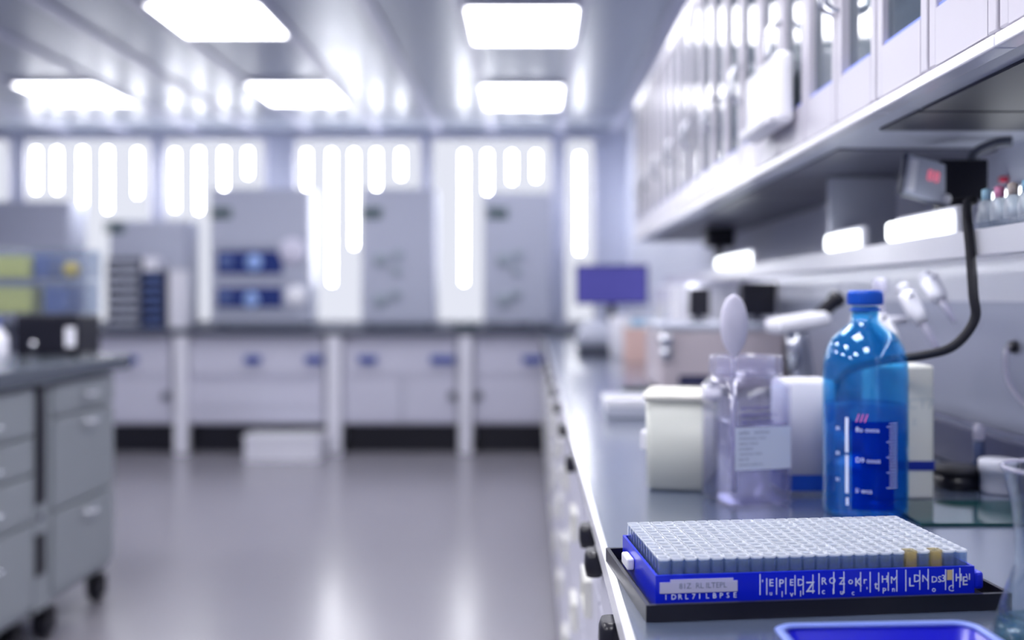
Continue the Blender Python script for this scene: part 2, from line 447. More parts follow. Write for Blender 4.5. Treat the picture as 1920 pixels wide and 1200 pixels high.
# towers of trays
def tower(px0, px1, ptop, n, m1, m2, label):
    d = 7.4
    x0, x1 = XW(px0, d), XW(px1, d); cx = (x0 + x1) / 2; w = (x1 - x0) / 2; h = ZW(ptop, d) - CT
    t = thing('drawer_tower', label, 'tray tower', (cx, d, CT), 0, 'towers of shallow trays')
    c = newbm(); box(c, -w, -w + .012, 0, .2, 0, h); box(c, w - .012, w, 0, .2, 0, h); box(c, -w, w, .188, .2, 0, h); box(c, -w + .012, w - .012, 0, .188, h - .012, h)
    obj('carcass', c, m2, t)
    p = (h - .014) / n
    for k in range(n):
        dw = obj('drawer', B(-w + .014, w - .014, .002, .18, k * p + .002, (k + 1) * p - .022, .004), m1, t)
        obj('lip', B(-w + .02, w - .02, -.015, .002, k * p + .004, k * p + .02), m2, dw)
tower(200, 262, 484, 7, M_lgrey, M_dgrey, 'grey tower of seven trays, left of the blue one')
tower(265, 307, 507, 6, M_slate, M_navy, 'slate blue tower of trays beside the grey one')
single('lidded_box', box(B(-.056, .056, -.08, .08, .012, .1, .008), -.058, .058, -.083, .083, 0, .02), M_white, 'white box with blue foot on top of the blue tray tower', 'box', (XW(288.5, 7.5), 7.5, ZW(507, 7.4) + .001))
t = thing('white_carton', 'white carton on the back counter, right of the blue tray tower', 'carton', (XW(332, 7.45), 7.45, CT))
obj('body', B(-.07, .07, 0, .12, 0, .44, .004), M_white, t); obj('flap', B(-.0705, .0705, -.001, .121, .44, .446), M_cream, t)
single('dish', L([(0, 0), (.09, 0), (.12, .03), (.115, .03), (.085, .006), (0, .006)], 24), M_green, 'small dark green dish on the back counter', 'dish', (XW(874, 7.45), 7.45, CT))
t = thing('hot_plate', 'low dark grey plate on counter before the right-hand grey cabinet', 'hot plate', (XW(957, 7.42), 7.42, CT))
obj('body', B(-.16, .16, -.1, .1, 0, .045, .01), M_dgrey, t); obj('plate', L([(0, .045), (.09, .045), (.09, .055), (0, .055)], 24), M_steel, t)

# ------------------------------------------------------------------ island on the left
IX = -1.65
ITOP = .965
t = thing('island_worktop', 'grey worktop of the island at left, resting on two drawer pedestals', 'worktop', (IX, 0, ITOP - .06))
obj('slab', B(-1.1, .03, 1.2, 3.88, .004, .06, .004), M_itop, t)
obj('end_panel', B(-1.1, -.62, 3.80, 3.84, -(ITOP - .06), .002), M_ggrey, t)
ZP0, ZP1 = .14, ITOP - .058
def bow_handle(par, y, z, w=.075):
    h = newbm()
    sweep(h, spline([(.0, y - w / 2, z), (.028, y - w / 2 + .008, z - .002), (.034, y, z - .004), (.028, y + w / 2 - .008, z - .002), (0, y + w / 2, z)], 6), .006, 8)
    obj('handle', h, M_chrome, par, label='chrome bow handle')
def castor(par, x, y):
    c = newbm(); cyl(c, x, y, .10, ZP0, .018, 12); box(c, x - .028, x - .020, y - .03, y + .03, .03, .105); box(c, x + .020, x + .028, y - .03, y + .03, .03, .105); box(c, x - .028, x + .028, y - .03, y + .03, .1, .108)
    cc = obj('castor', c, M_rubber, par)
    obj('wheel', lathe(newbm(), [(0, x - .018), (.045, x - .018), (.05, x - .012), (.05, x + .012), (.045, x + .018), (0, x + .018)], 24, y + .01, .05, 'x'), M_black, cc)
def pedestal(y0, y1, zs, hz, label, gap):
    t = thing('drawer_pedestal', label, 'drawer unit', (IX, (y0 + y1) / 2, 0), 0, 'drawer pedestals of the island')
    w = (y1 - y0) / 2
    obj('body', B(-.56, -.02, -w, w, ZP0, ZP1, .003), M_ggrey, t)
    for k in range(len(zs) - 1):
        d = obj('drawer', B(-.02, 0, -w + .012, w - .012, zs[k + 1] + .006, zs[k] - .006, .004), M_ggrey, t)
        bow_handle(d, 0.0, hz[k])
    for a in (-.06, -.5):
        for b in (-w + .06, w - .035): castor(t, a, b)
    if gap:
        g = B(-.03, -.006, -w - .108, -w - .002, ZP0, ZP1, .003)
        st = obj('lock_strip', g, M_ggrey, t, label='grey strip with dark slots and a keyhole')
        s = newbm(); box(s, -.0055, -.001, -w - .105, -w - .04, .50, ZP1 - .01, .002); box(s, -.0055, -.001, -w - .105, -w - .04, .26, .40, .002)
        obj('slot', s, M_black, st)
        obj('keyhole', lathe(newbm(), [(0, -.006), (.012, -.006), (.012, .0), (0, .0)], 16, -w - .07, .455, 'x'), M_dgrey, st)
pedestal(3.30, 3.80, (.90, .778, .455, .165), (.842, .742, .44 - .03), 'grey three-drawer pedestal at the aisle end of the island', True)
pedestal(2.62, 3.185, (.90, .735, .61, .45, .165), (.80, .665, .53, .36), 'grey four-drawer pedestal cut by the left edge', False)
# instrument on the island
t = thing('lab_reader', 'black boxy reader with white label on the island', 'instrument', (XW(86, 3.66), 3.66, ITOP))
obj('body', B(-.12, .12, 0, .2, .008, .163, .01), M_black, t)
obj('label_card', B(.075, .112, -.003, 0, .04, .115), M_white, t, label='white label card')
obj('knob', lathe(newbm(), [(0, -.014), (.012, -.012), (.014, 0), (0, 0)], 16, -.045, .05, 'y'), M_chrome, t)
feet(t, (-.1, .1), (.02, .18), .008, .012)
def case(label, px0, px1, py0, py1, d, dep, nm='clear_case'):
    x0, x1 = XW(px0, d), XW(px1, d); cx = (x0 + x1) / 2; w = (x1 - x0) / 2; h = (py1 - py0) * d / F
    zz = ITOP + .164 if py1 > 560 else ITOP + .164 + .135
    t = thing(nm, label, 'box', (cx, d, zz), 0, 'clear boxes stacked on the reader')
    obj('tub', tray(newbm(), -w, w, 0, dep, 0, h - .012, .004, .004), M_box, t)
    obj('lid', B(-w - .004, w + .004, -.004, dep + .004, h - .012, h, .003), M_box, t)
    return cx, zz, w, h
a = case('lower clear box on the black reader, holding a yellow and a blue block', -40, 148, 531, 596, 3.67, .18)
b = case('upper clear box holding yellow and blue blocks, topmost on the black reader', -40, 150, 472, 530, 3.67, .18)
for (x0, x1, m, lab, zz, hh) in ((-.20, .0, M_yellow, 'yellow-green block in the lower clear box', a[1], .1), (.045, .135, M_slate, 'blue block in the lower clear box', a[1], .1),
                                (-.20, -.005, M_yellow, 'yellow-green block in the upper clear box', b[1], .085), (.005, .07, M_slate, 'blue block in the upper clear box', b[1], .09)):
    single('sample_block', B(x0, x1, .02, .15, 0, hh, .006), m, lab, 'block', (a[0], 3.67, zz + .0045), 0, 'blocks inside the clear boxes')
single('yellow_ball', L([(.032 * math.sin(PI * k / 12), .032 - .032 * math.cos(PI * k / 12)) for k in range(13)], 24), mat('ball_yellow', (230, 196, 70), .5), 'small yellow ball in the upper clear box, right end', 'ball', (a[0] + .125, 3.75, b[1] + .0045))
t = thing('wash_bottle', 'small white bottle at the left edge on the island', 'bottle', (XW(-6, 3.4), 3.4, ITOP))
obj('body', L([(0, 0), (.035, 0), (.037, .01), (.037, .09), (.015, .12), (.015, .13), (0, .13)], 24), M_white, t)
obj('cap', L([(0, .13), (.017, .13), (.017, .15), (0, .15)], 20), M_blueh, t)

# ------------------------------------------------------------------ main bench
BX = .083
def worktop(y0, y1, label):
    t = thing('bench_worktop', label, 'worktop', (BX, y0, BT - .022), 0, 'worktops of the right-hand bench')
    obj('slab', B(.006, XR - BX - .012, 0, y1 - y0, 0, .022), M_top, t)
    obj('edge_strip', B(-.002, .006, 0, y1 - y0, -.002, .0225, .001), M_whiteg, t, label='white metal front edge strip')
worktop(-.6, 2.229, 'near worktop of right-hand bench, carrying the bottles and the tube rack')
worktop(2.233, 7.255, 'far worktop of right-hand bench, carrying the monitor and instruments')
ys = [.14, .53, .92, 1.31, 1.72, 2.22, 2.72, 3.22, 3.72, 4.22, 4.72, 5.22, 5.72, 6.22, 6.72, 7.22]
hnd = {1: (.875,), 2: (.97, 1.237), 3: (1.378,), 4: (1.97,)}
def bench_unit(i):
    y0, y1 = ys[i] + .002, ys[i + 1] - .002
    w = y1 - y0
    t = thing('bench_cabinet', 'white drawer cabinet under the right-hand bench, %s from the camera' % ORD[i + 1], 'cabinet', (BX + .008, y0, 0), 0, 'cabinets under the right-hand bench')
    obj('body', B(.018, .62, 0, w, .09, BT - .024), M_cab, t)
    obj('plinth', B(.06, .6, 0, w, 0, .09), M_dgrey, t)
    zs = (BT - .028, .78, .60, .36, .10)
    for k in range(4):
        d = obj('drawer', B(0, .018, .004, w - .004, zs[k + 1] + .004, zs[k], .003), M_cab, t)
        if k == 0:
            for hy in hnd.get(i, (ys[i] + w / 2,)):
                yy = hy - y0
                o = rrect(.010, .017, .0095, 4)
                hb = newbm()
                loft(hb, [([(x - .012, yy + q) for x, q in o], .838 + .0), ([(x * 1.25 - .0115, yy + q * 1.1) for x, q in o], .848), ([(x * 1.2 - .0115, yy + q) for x, q in o], .862), ([(x - .011, yy + q * .8) for x, q in o], .87)])
                obj('handle', hb, M_black, d, label='black rounded pull')
        else:
            lb = frame(newbm(), w / 2 - .05, w / 2 + .05, zs[k] - .075, zs[k] - .02, -.012, 0, .008)
            box(lb, -.004, -.001, w / 2 - .042, w / 2 + .042, zs[k] - .067, zs[k] - .028)
            obj('label_holder', lb, M_cream, d, label='cream label holder')
for i in range(len(ys) - 1): bench_unit(i)

# ------------------------------------------------------------------ wall cabinets on the right
CX, CZ0, CZ1 = .465, 1.45, 2.075
def wall_unit(i):
    y0 = .62 + .34 * i
    names = 'glass-door wall cabinet on the right, %s from the camera' % ORD[i + 1]
    t = thing('wall_cabinet', names, 'cabinet', (CX, y0, CZ0), 0, 'glass-door wall cabinets above the bench')
    W, Hh, D = .338, CZ1 - CZ0, XR - CX
    c = newbm()
    box(c, .022, D, 0, .012, .012, Hh); box(c, .022, D, W - .012, W, .012, Hh); box(c, D - .012, D, .012, W - .012, .012, Hh)
    box(c, .022, D, 0, W, 0, .012); box(c, .022, D - .012, .012, W - .012, Hh - .014, Hh)
    obj('carcass', c, M_lgrey, t)
    obj('shelf', B(.04, D - .013, .013, W - .013, .30, .315), M_lgrey, t)
    obj('bottom_rail', B(-.004, .02, 0, W, -.006, .008, .002), M_whiteg, t, label='white rail under the doors')
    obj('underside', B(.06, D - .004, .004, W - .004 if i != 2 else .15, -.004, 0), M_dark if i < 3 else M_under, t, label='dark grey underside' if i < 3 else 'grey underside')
    for k in range(2):
        a, b = k * .17 + .002, k * .17 + .166
        fr = newbm()
        zb, zt = .012, Hh - .002; pb, pt_ = .078, Hh - .045; s = .019
        box(fr, 0, .02, a, a + s, zb, zt, .002); box(fr, 0, .02, b - s, b, zb, zt, .002)
        box(fr, 0, .02, a + s, b - s, zb, pb); box(fr, 0, .02, a + s, b - s, pt_, zt)
        dr = obj('door', fr, M_door, t)
        ym = (a + b) / 2
        gl = obj('glass', B(-.002, .002, a + s - ym, b - s - ym, pb, pt_), M_pane, dr, (.010, ym, 0))
        gl.rotation_euler = (0, 0, -math.radians({4: 4.8, 5: 3.7, 6: 3.0, 7: 2.4}.get(2 * i + k, .5)))
        obj('gasket', B(.004, .016, a + s, b - s, pb, pb + .006), M_gasket, dr, label='blue gasket strip')
        hy = b - s / 2 if k == 0 else a + s / 2
        hb = newbm(); sweep(hb, spline([(0, hy, .18), (-.018, hy, .19), (-.02, hy, .22), (-.018, hy, .25), (0, hy, .26)], 5), .004, 8)
        obj('handle', hb, M_chrome, dr)
        if i == 1 and k == 1:
            st = newbm()
            for (yy, zz) in ((b - .066, .155), (b - .045, .17)):
                lathe(st, [(.0075, -.0005), (.010, -.0005), (.010, .007), (.0075, .007)], 24, yy, zz, 'x', close=True)
                lathe(st, [(0, -.0004), (.0073, -.0004), (.0073, .0074), (0, .0074)], 24, yy, zz, 'x')
            xform(st, Matrix.Translation((.0, 0, 0)))
            obj('round_mark', st, M_labelp, dr, label='pair of round white marks on the glass')
for i in range(11): wall_unit(i)
# things inside the cabinets
for j, (y, x, w, h, m, lab) in enumerate(((1.44, .62, .05, .14, M_tealbox, 'teal bottle inside the wall cabinet nearest the round marks'), (2.1, .62, .05, .15, M_tealbox, 'teal bottle inside a wall cabinet, behind the white dispenser'),
                                          (2.55, .60, .05, .2, M_tealbox, 'tall teal bottle inside a wall cabinet deep in the row'))):
    t = thing('reagent_bottle', lab, 'bottle', (x, y, CZ0 + .012), 0, 'bottles inside the wall cabinets')
    obj('body', L([(0, 0), (w * .8, 0), (w * .8, h * .7), (w * .35, h * .85), (w * .35, h), (0, h)], 20), m, t)
    obj('cap', L([(0, h), (w * .42, h), (w * .42, h + .025), (0, h + .025)], 16), M_whiteg, t)
t = thing('glove_dispenser', 'white box dispenser fixed on the wall cabinet doors', 'dispenser', (CX - .005, 1.68, CZ0 + .05))
obj('body', B(-.035, 0, 0, .24, 0, .13, .012), M_whiteg, t)
obj('lip', B(-.05, -.035, .01, .23, .0, .02, .005), M_whiteg, t)
# shelf and divider
t = thing('reagent_shelf', 'long white shelf along the right wall under the cabinets', 'shelf', (.60, .9, 1.262))
obj('board', B(0, XR - .60 - .001, 0, 3.4, 0, .018, .002), M_whiteg, t)
obj('front_lip', B(-.006, .0, 0, 3.4, -.012, .024, .002), M_whiteg, t)
t = thing('added_shelf_lamp', 'added strip lamp unseen under the front lip of the long white shelf', 'lamp', (.602, .95, 1.2536))  # unseen strip lamp, added to brighten the wall and bottles
obj('housing', B(0, .022, 0, 3.2, .004, .0082, .001), M_white, t); obj('diffuser', B(.001, .021, .005, 3.195, 0, .004, .001), emission('added_strip_led', (246, 248, 255), 4.0), t)
single('divider_board', B(0, .14, 0, .02, 0, CZ0 - .005 - 1.2805, .002), M_lgrey, 'pale upright board between the shelf and the wall cabinets', 'board', (.62, 2.0, 1.2802))
for j, (y0, y1, lab) in enumerate(((1.43, 1.62, 'glowing bar lamp on the wall above the white vials, right edge'), (1.40, 1.64, 'glowing bar lamp on the shelf under the black meter'),
                                   (1.80, 1.98, 'glowing bar lamp on the shelf beside the pale divider board'), (2.70, 3.15, 'glowing bar lamp farthest along the shelf'))):
    t = thing('bar_lamp', lab, 'lamp', (.606 if j else XR - .0285, y0, 1.2802 if j else 1.327), 0, 'bar lamps along the shelf')
    obj('housing', B(.012, .028, 0, y1 - y0, 0, .05, .006), M_white, t)
    obj('diffuser', B(-.006, .0122, .004, y1 - y0 - .004, .008, .042, .008, 4), M_led, t)
single('shade_strip', B(0, .046, 0, 1.5, 0, .075, .006), M_navy, 'dark navy strip standing for shade along the wall at the back of the bench', 'shade strip', (.741, 1.15, BT))  # navy strip stands in for the shade where wall meets bench

# ------------------------------------------------------------------ meter on the shelf
dm = 1.50
t = thing('panel_meter', 'black panel meter with red reading, on a foot on the shelf', 'meter', (XW(1800, dm), dm + .02, 1.2802))
b = B(-.025, .05, -.01, .07, .068, .132, .004); obj('body', b, M_black, t)
b = xform(B(-.050, .050, -.006, .006, -.035, .035, .006), Matrix.Translation((-.050, -.012, .098)) @ Matrix.Rotation(R if (R := .35) else 0, 4, 'Z') @ Matrix.Rotation(.18, 4, 'Y'))
fc = obj('face', b, M_dgrey, t)
MX = Matrix.Translation((-.050, -.012, .098)) @ Matrix.Rotation(.35, 4, 'Z') @ Matrix.Rotation(.18, 4, 'Y')
obj('bezel', xform(B(-.046, .046, -.009, -.006, -.031, .031, .002), MX), M_bgrey, fc)
obj('reading', xform(text_bm(newbm(), '88', .026, (-.008, -.0095, -.002)), MX), M_red, fc, label='glowing red digits')
obj('button', xform(lathe(newbm(), [(0, -.014), (.007, -.013), (.007, -.009), (0, -.009)], 16, .036, -.022, 'y'), MX), M_white, fc)
obj('key_strip', xform(B(-.042, -.028, -.011, -.009, -.025, .024, .002), MX), M_white, fc)
obj('stand', box(B(-.012, .022, .0, .05, .006, .08), -.03, .04, -.01, .07, 0, .008, .002), M_black, t)
cb = newbm(); sweep(cb, spline([(.042, .03, .130), (.044, .03, .142), (.054, .025, .153), (.075, .015, .161), (.095, .008, .1625)], 8), .008, 10)
obj('hose', cb, M_dgrey, t, label='grey hose curving up to the right')
single('red_switch', lathe(newbm(), [(0, -.014), (.004, -.014), (.0055, -.009), (.0055, 0), (0, 0)], 20, 0, 0, 'x'), mat('red_plastic', (214, 60, 90), .35), 'small red push switch on the wall right of the meter', 'switch', (XR - .0005, 1.615, 1.393))
for px, py, lab in ((1662, 477, 'pink pilot light on white band below the shelf, left one'), (1916, 457, 'pink pilot light on white band below shelf, at right edge')):
    d = (XR - .012) * F / (px - VX)
    single('pilot_light', lathe(newbm(), [(0, -.008), (.007, -.007), (.009, 0), (0, 0)], 20, 0, 0, 'x'), M_pink, lab, 'light', (XR - .0125, d, ZW(py, d)), 0, 'pink pilot lights on the wall')
# vials on the shelf
caps = [(170, 214, 236), (236, 150, 190), (214, 200, 190), (150, 200, 230), (200, 160, 210), (120, 190, 215)]
tv = thing('vial_rack', 'clear rack holding a row of white vials on the shelf', 'rack', (.605, 1.10, 1.2802))
obj('base', B(.0, .03, 0, .235, 0, .005), M_box, tv)
ra = newbm(); box(ra, 0, .003, 0, .235, .005, .016); box(ra, .027, .03, 0, .235, .005, .016)
obj('rail', ra, M_box, tv)
for k in range(6):
    y = 1.31 - k * .036
    t = thing('vial', 'white vial with coloured label on the shelf, %s from the left' % ORD[k + 1], 'vial', (.62, y, 1.2854), 0, 'white vials on the shelf')
    obj('body', L([(0, 0), (.006, 0), (.0105, .008), (.0115, .02), (.0105, .036), (.006, .042), (0, .042)], 20), M_vial, t)
    obj('cap', L([(0, .042), (.0065, .042), (.0065, .056), (0, .058)], 16), mat('cap_%d' % k, caps[k], .4), t)
# black camera deeper on the shelf
t = thing('shelf_camera', 'black device standing on the shelf deep in the row', 'device', (.66, 3.35, 1.2802))
obj('body', B(-.05, .05, 0, .08, .09, .16, .01), M_black, t); obj('foot', box(B(-.012, .012, .03, .055, .0, .09), -.04, .04, 0, .08, 0, .01), M_black, t)

# ------------------------------------------------------------------ cable
c = newbm()
pts = [(.618, 1.345, 1.33), (.606, 1.335, 1.325), (.589, 1.30, 1.30), (.586, 1.285, 1.262), (.588, 1.28, 1.20), (.592, 1.285, 1.165), (.572, 1.30, 1.13), (.545, 1.33, 1.115), (.50, 1.385, 1.102), (.474, 1.45, 1.08), (.474, 1.53, 1.02), (.476, 1.58, .95), (.478, 1.6, .9068)]
sweep(c, spline(pts, 10), .0065, 12)
single('power_cable', c, M_rubber, 'thick black cable hanging from shelf, bending left behind the blue bottle', 'cable')

# ------------------------------------------------------------------ tube rack
RX, RY, RZ = .262, .984, math.radians(6.0)
single('rack_tray', None or tray(newbm(), -.170, .182, -.097, .105, 0, .0155, .004, .003), M_black, 'black tray under the blue tube rack', 'tray', (RX, RY, BT), RZ)
NXt, NYt, PX, PY = 24, 12, .01275, .0122
HX, HY = NXt * PX / 2 + .0035, NYt * PY / 2 + .0035
t = thing('tube_rack', 'cobalt blue rack with white markings full of clear tubes', 'rack', (RX, RY, BT + .0032), RZ)
obj('holder', tray(newbm(), -HX, HX, -HY, HY, 0, .033, .0025, .003), M_blue, t)
obj('side_wing', B(HX, HX + .010, -HY, HY, .010, .027, .003), M_blue, t)
obj('tab', B(-HX - .008, -HX - .0002, .015, .045, .012, .024, .002), M_white, t, label='white tab')
obj('label_strip', box(B(-HX + .004, -HX + .078, -HY - .0012, -HY, .0165, .0265), -HX + .014, -HX + .074, -HY - .0010, -HY, .0265, .029), M_sticker, t, label='pale lilac sticker with faint writing')
tx = newbm(); text_bm(tx, '81Z  RL ILTEPL', .0075, (-HX + .022, -HY - .0014, .0205), depth=.0001, sx=.95)
obj('sticker_writing', tx, M_greyink, t)
mk = newbm()
yf = -HY - .0004
for x, z, s, sz in ((-.055, .016, "'", .011), (-.048, .0165, 'E', .011), (-.0475, .008, 'u', .007), (-.0385, .0155, 'P', .012), (-.037, .006, '1', .009), (-.028, .0165, 'E', .010), (-.0275, .006, 'v', .009),
                   (-.0205, .016, 'D', .011), (-.019, .006, '1', .009), (-.012, .010, 'Z', .016), (.003, .0165, 'R', .011), (.0035, .0075, 'c', .009), (.0105, .017, 'O', .010), (.013, .007, '1', .009), (.0205, .016, 'Z', .011), (.0215, .0065, 'u', .008),
                   (.0295, .016, 'o', .011), (.036, .014, 'K', .013), (.033, .0055, "c", .008), (.0445, .016, 'r', .011), (.0475, .0065, "'", .01), (.0555, .0105, 't', .013), (.0625, .0165, 'H', .011), (.0635, .006, 'P', .009), (.0715, .0155, 'M', .011), (.073, .0075, 'n', .008),
                   (.0895, .012, 'L', .014), (.0945, .016, 'D', .012), (.103, .016, 'N', .011), (.1125, .015, 'D', .010), (.119, .015, 'S', .010), (.113, .006, 'o', .009), (.1225, .0155, '3', .011), (.1295, .006, 'C', .010), (.1365, .0155, 'H', .012), (.1435, .0115, 'E', .014), (.1475, .017, '\\', .009), (.149, .0165, '1', .010)):
    text_bm(mk, s, sz * .86, (x, yf, z + .0035), depth=.0002)
obj('lettering', mk, M_ink, t, label='white letters')
mk = newbm()
for x, z0, z1 in ((-.0565, .004, .028), (-.050, .004, .024), (-.0405, .004, .024), (-.0315, .004, .024), (-.0225, .003, .026), (-.0145, .003, .025), (-.005, .004, .026), (.001, .003, .027), (.0155, .003, .028), (.0255, .003, .028), (.042, .004, .027), (.0515, .003, .027), (.060, .004, .026), (.0695, .004, .026), (.078, .003, .028), (.087, .003, .028), (.101, .004, .027), (.1095, .004, .028), (.127, .003, .027), (.1345, .004, .027), (.1415, .005, .028)):
    box(mk, x - .0004, x + .0004, yf - .0002, yf + .0003, z0 + .008, z1 + .0035)
m2 = newbm()
for k in range(11):
    x = -HX + .008 + k * .0066
    text_bm(m2, '1DRL7ILBPSE'[k], .007, (x, yf, .0105), depth=.0002)
obj('lower_lettering', m2, M_ink, t, label='small white letters below the sticker')
obj('divider_lines', mk, M_ink, t, label='white divider lines')
obj('colour_chip', B(.1285, .1335, yf - .0004, yf + .0003, 0.0205, .030), mat('gold_chip', (206, 186, 140), .5), t, label='gold chip')
# one tube: square clear walls with rounded corners and an open rim
def tube_mesh(h):
    o = rrect(.0058, .0056, .0022, 2); i_ = rrect(.0047, .0045, .0017, 2); rm = rrect(.0061, .0059, .0024, 2); rmi = rrect(.0046, .0044, .0017, 2)
    b_ = rrect(.0034, .0032, .0015, 2)
    bm = newbm()
    loft(bm, [(b_, 0), (o, .006), (o, h - .002), (rm, h - .0016), (rm, h), (rmi, h), (i_, h - .003), (i_, .008), (b_, .002)], smooth=True)
    for f in bm.faces:
        c = f.calc_center_median()
        zs = [v.co.z for v in f.verts]
        if min(zs) > h - .0035: f.material_index = 1
        elif abs(c.x) > .0047 and abs(c.y) > .0045: f.material_index = 1
    return bm
first = None
tubes_obj = []
RZm = Matrix.Rotation(RZ, 3, 'Z')
for r in range(NYt):
    for cidx in range(NXt):
        lx = -NXt * PX / 2 + PX * (cidx + .5); ly = -NYt * PY / 2 + PY * (r + .5)
        p = RZm @ Vector((lx, ly, 0)) + Vector((RX, RY, BT + .0032 + .0031))
        row = 'front row' if r == 0 else ('back row' if r == NYt - 1 else '%s row from the front' % ORD[r + 1])
        lab = 'clear open tube in the rack, %s, %s from the left' % (row, ORD[cidx + 1])
        if first is None:
            first = single('sample_tube', tube_mesh(.0445), M_tubeclear, lab, 'tube', p, RZ, 'clear tubes in the blue rack')
            o2 = first
        else:
            o2 = first.copy(); COL.objects.link(o2); o2.location = p; o2['label'] = lab
            assert lab not in LABELS; LABELS[lab] = 1
        if len(first.data.materials) < 2: first.data.materials.append(M_tuberim)
        if r == 0 and cidx in (19, 21): tubes_obj.append(o2)
        o2.rotation_euler = (0, 0, RZ)
tint_me = first.data.copy(); tint_me.materials.clear(); tint_me.materials.append(M_tint); tint_me.materials.append(M_tuberim)
for o2, s in zip(tubes_obj, ('', '')):
    o2.data = tint_me; o2['label'] = o2['label'].replace('clear open', 'yellowish open')

# ------------------------------------------------------------------ blue bottle
DB = 1.31
t = thing('reagent_bottle', 'tall blue capped bottle half full of blue liquid, behind the tube rack', 'bottle', (XW(1622, DB), DB, BT))
R0 = .0560
outer = [(0, .0), (R0 - .006, .0), (R0 - .001, .004), (R0, .010), (R0, .188), (.0553, .203), (.0535, .2145), (.0495, .2285), (.0445, .2375), (.039, .2445), (.030, .252), (.0215, .2585), (.0178, .264), (.0172, .282), (.0190, .283)]
inner = [(.0152, .283), (.0152, .263), (.0195, .2565), (.0285, .250), (.0375, .2425), (.043, .2355), (.0478, .227), (.0517, .2135), (.0534, .2025), (R0 - .002, .188), (R0 - .002, .012), (R0 - .006, .003), (0, .003)]
obj('body', L(outer + inner, 56), M_bottle, t)
rl = R0 - .0025
obj('liquid', L([(0, .0036), (rl - .005, .0036), (rl - .001, .012), (rl, .02), (rl, .150), (0, .150)], 56), M_bliq, t, label='darker blue liquid')
cp = newbm()
lathe(cp, [(0, .284), (.0215, .284), (.0228, .286), (.0228, .301), (.0215, .304), (0, .304)], 48)
for k in range(48):
    a = 2 * PI * k / 48
    x, y = .0229 * math.cos(a), .0229 * math.sin(a)
    box(cp, x - .0006, x + .0006, y - .0006, y + .0006, .286, .300)
obj('cap', cp, M_bcap, t, label='ribbed solid blue screw cap')
obj('neck_ring', L([(.0186, .276), (.0205, .276), (.0205, .280), (.0186, .280)], 40, close=True), M_bcap, t)
# printed marks wrapped round the front
def wrap(bm, Rr, cang):
    for v in bm.verts:
        a = cang + v.co.x / Rr
        rr = Rr - v.co.y
        v.co = Vector((rr * math.sin(a), -rr * math.cos(a), v.co.z))
    return bm
ca = math.atan2(-XW(1622, DB), DB) * -1
mk = newbm()
for z, s in ((.118, '8o ovoe'), (.078, 'D9 oous'), (.038, 'l/ wcs')):
    text_bm(mk, s, .009, (-.012, 0, z), depth=.0002)
box(mk, -.0255, -.0215, -.0003, .0003, .090, .136, .0); box(mk, -.0255, -.0215, -.0003, .0003, .036, .086); box(mk, -.0245, -.0215, -.0003, .0003, .020, .030)
for k in range(22):
    box(mk, .036 - (.008 if k % 5 == 0 else .004), .044, -.0003, .0003, .045 + k * .004, .0458 + k * .004)
for z in (.118, .085, .05): text_bm(mk, '81', .007, (-.040, 0, z), depth=.0002)
bmesh.ops.subdivide_edges(mk, edges=[e for e in mk.edges if abs(e.verts[0].co.x - e.verts[1].co.x) > .006], cuts=3)
wrap(mk, R0 + .0004, -ca)
obj('graduations', mk, M_ink, t, label='white printed graduations')
pp = newbm()
bmesh.ops.create_grid(pp, x_segments=12, y_segments=2, size=.5)
for v in pp.verts: v.co = Vector((v.co.x * .056 + .011, 0, v.co.y * .116 + .074))
wrap(pp, R0 + .0002, -ca)
obj('printed_panel', pp, M_bpatch, t, label='deep blue printed panel')
pk = newbm(); text_bm(pk, '///', .015, (-.012, 0, .131), depth=.0002, sx=1.25); wrap(pk, R0 + .0004, -ca)
obj('pink_print', pk, M_pinkink, t, label='pink printed dashes')

# ------------------------------------------------------------------ clear square jar with spoon
DJ = 1.385
t = thing('square_jar', 'clear square jar with paper label, open wide mouth holding a spoon', 'jar', (XW(1398, DJ), DJ, BT), math.radians(16))
hj = .050
def sq(h, r=.012): return rrect(h, h, r, 5)
secs = [(sq(hj - .004), 0), (sq(hj), .004), (sq(hj), .168), (sq(hj - .006, .016), .178), (sq(.042, .0405), .184), (sq(.042, .0405), .188),
        (sq(.039, .0385), .188), (sq(.039, .0385), .182), (sq(hj - .009, .016), .175), (sq(hj - .003), .166), (sq(hj - .003), .008), (sq(hj - .008), .005)]
obj('body', loft(newbm(), secs), M_jar, t)
obj('liquid', loft(newbm(), [(sq(hj - .009), .0055), (sq(hj - .0035), .009), (sq(hj - .0035), .118)]), M_jliq, t, label='faint violet liquid')
obj('collar', L([(.0425, .184), (.0515, .184), (.0520, .186), (.052, .2095), (.0510, .211), (.0405, .211), (.0405, .189), (.0425, .189)], 48, close=True), M_collar, t, label='clear screw collar')
lb = B(-.043, .043, -hj - .0008, -hj - .0002, .055, .114); obj('label', lb, M_labelp, t, label='pale paper label with small print')
pr = newbm()
for k, (s, sz) in enumerate((('aeibe   sorirno', .008), ('cloriurnesan s lora', .0055), ('miasor lanoin', .0055), ('seraolimo', .0055), ('-imsa lona rtisec', .0055), ('lano ils', .0055), ('taminora serilon loe', .0045))):
    text_bm(pr, s, sz, (-.038, -hj - .001, .105 - k * .0072), depth=.0001)
obj('print', pr, M_greyink, t)
pb = newbm()
for z, s in ((.139, 'aoresilaron'), (.129, 'emisoretlion s'), (.119, 'veromilastino')): text_bm(pb, s, .0095, (-.034, -hj - .0006, z), depth=.0001)
obj('purple_print', pb, mat('violet_ink', (96, 92, 156), .6), t, label='violet printed lines')
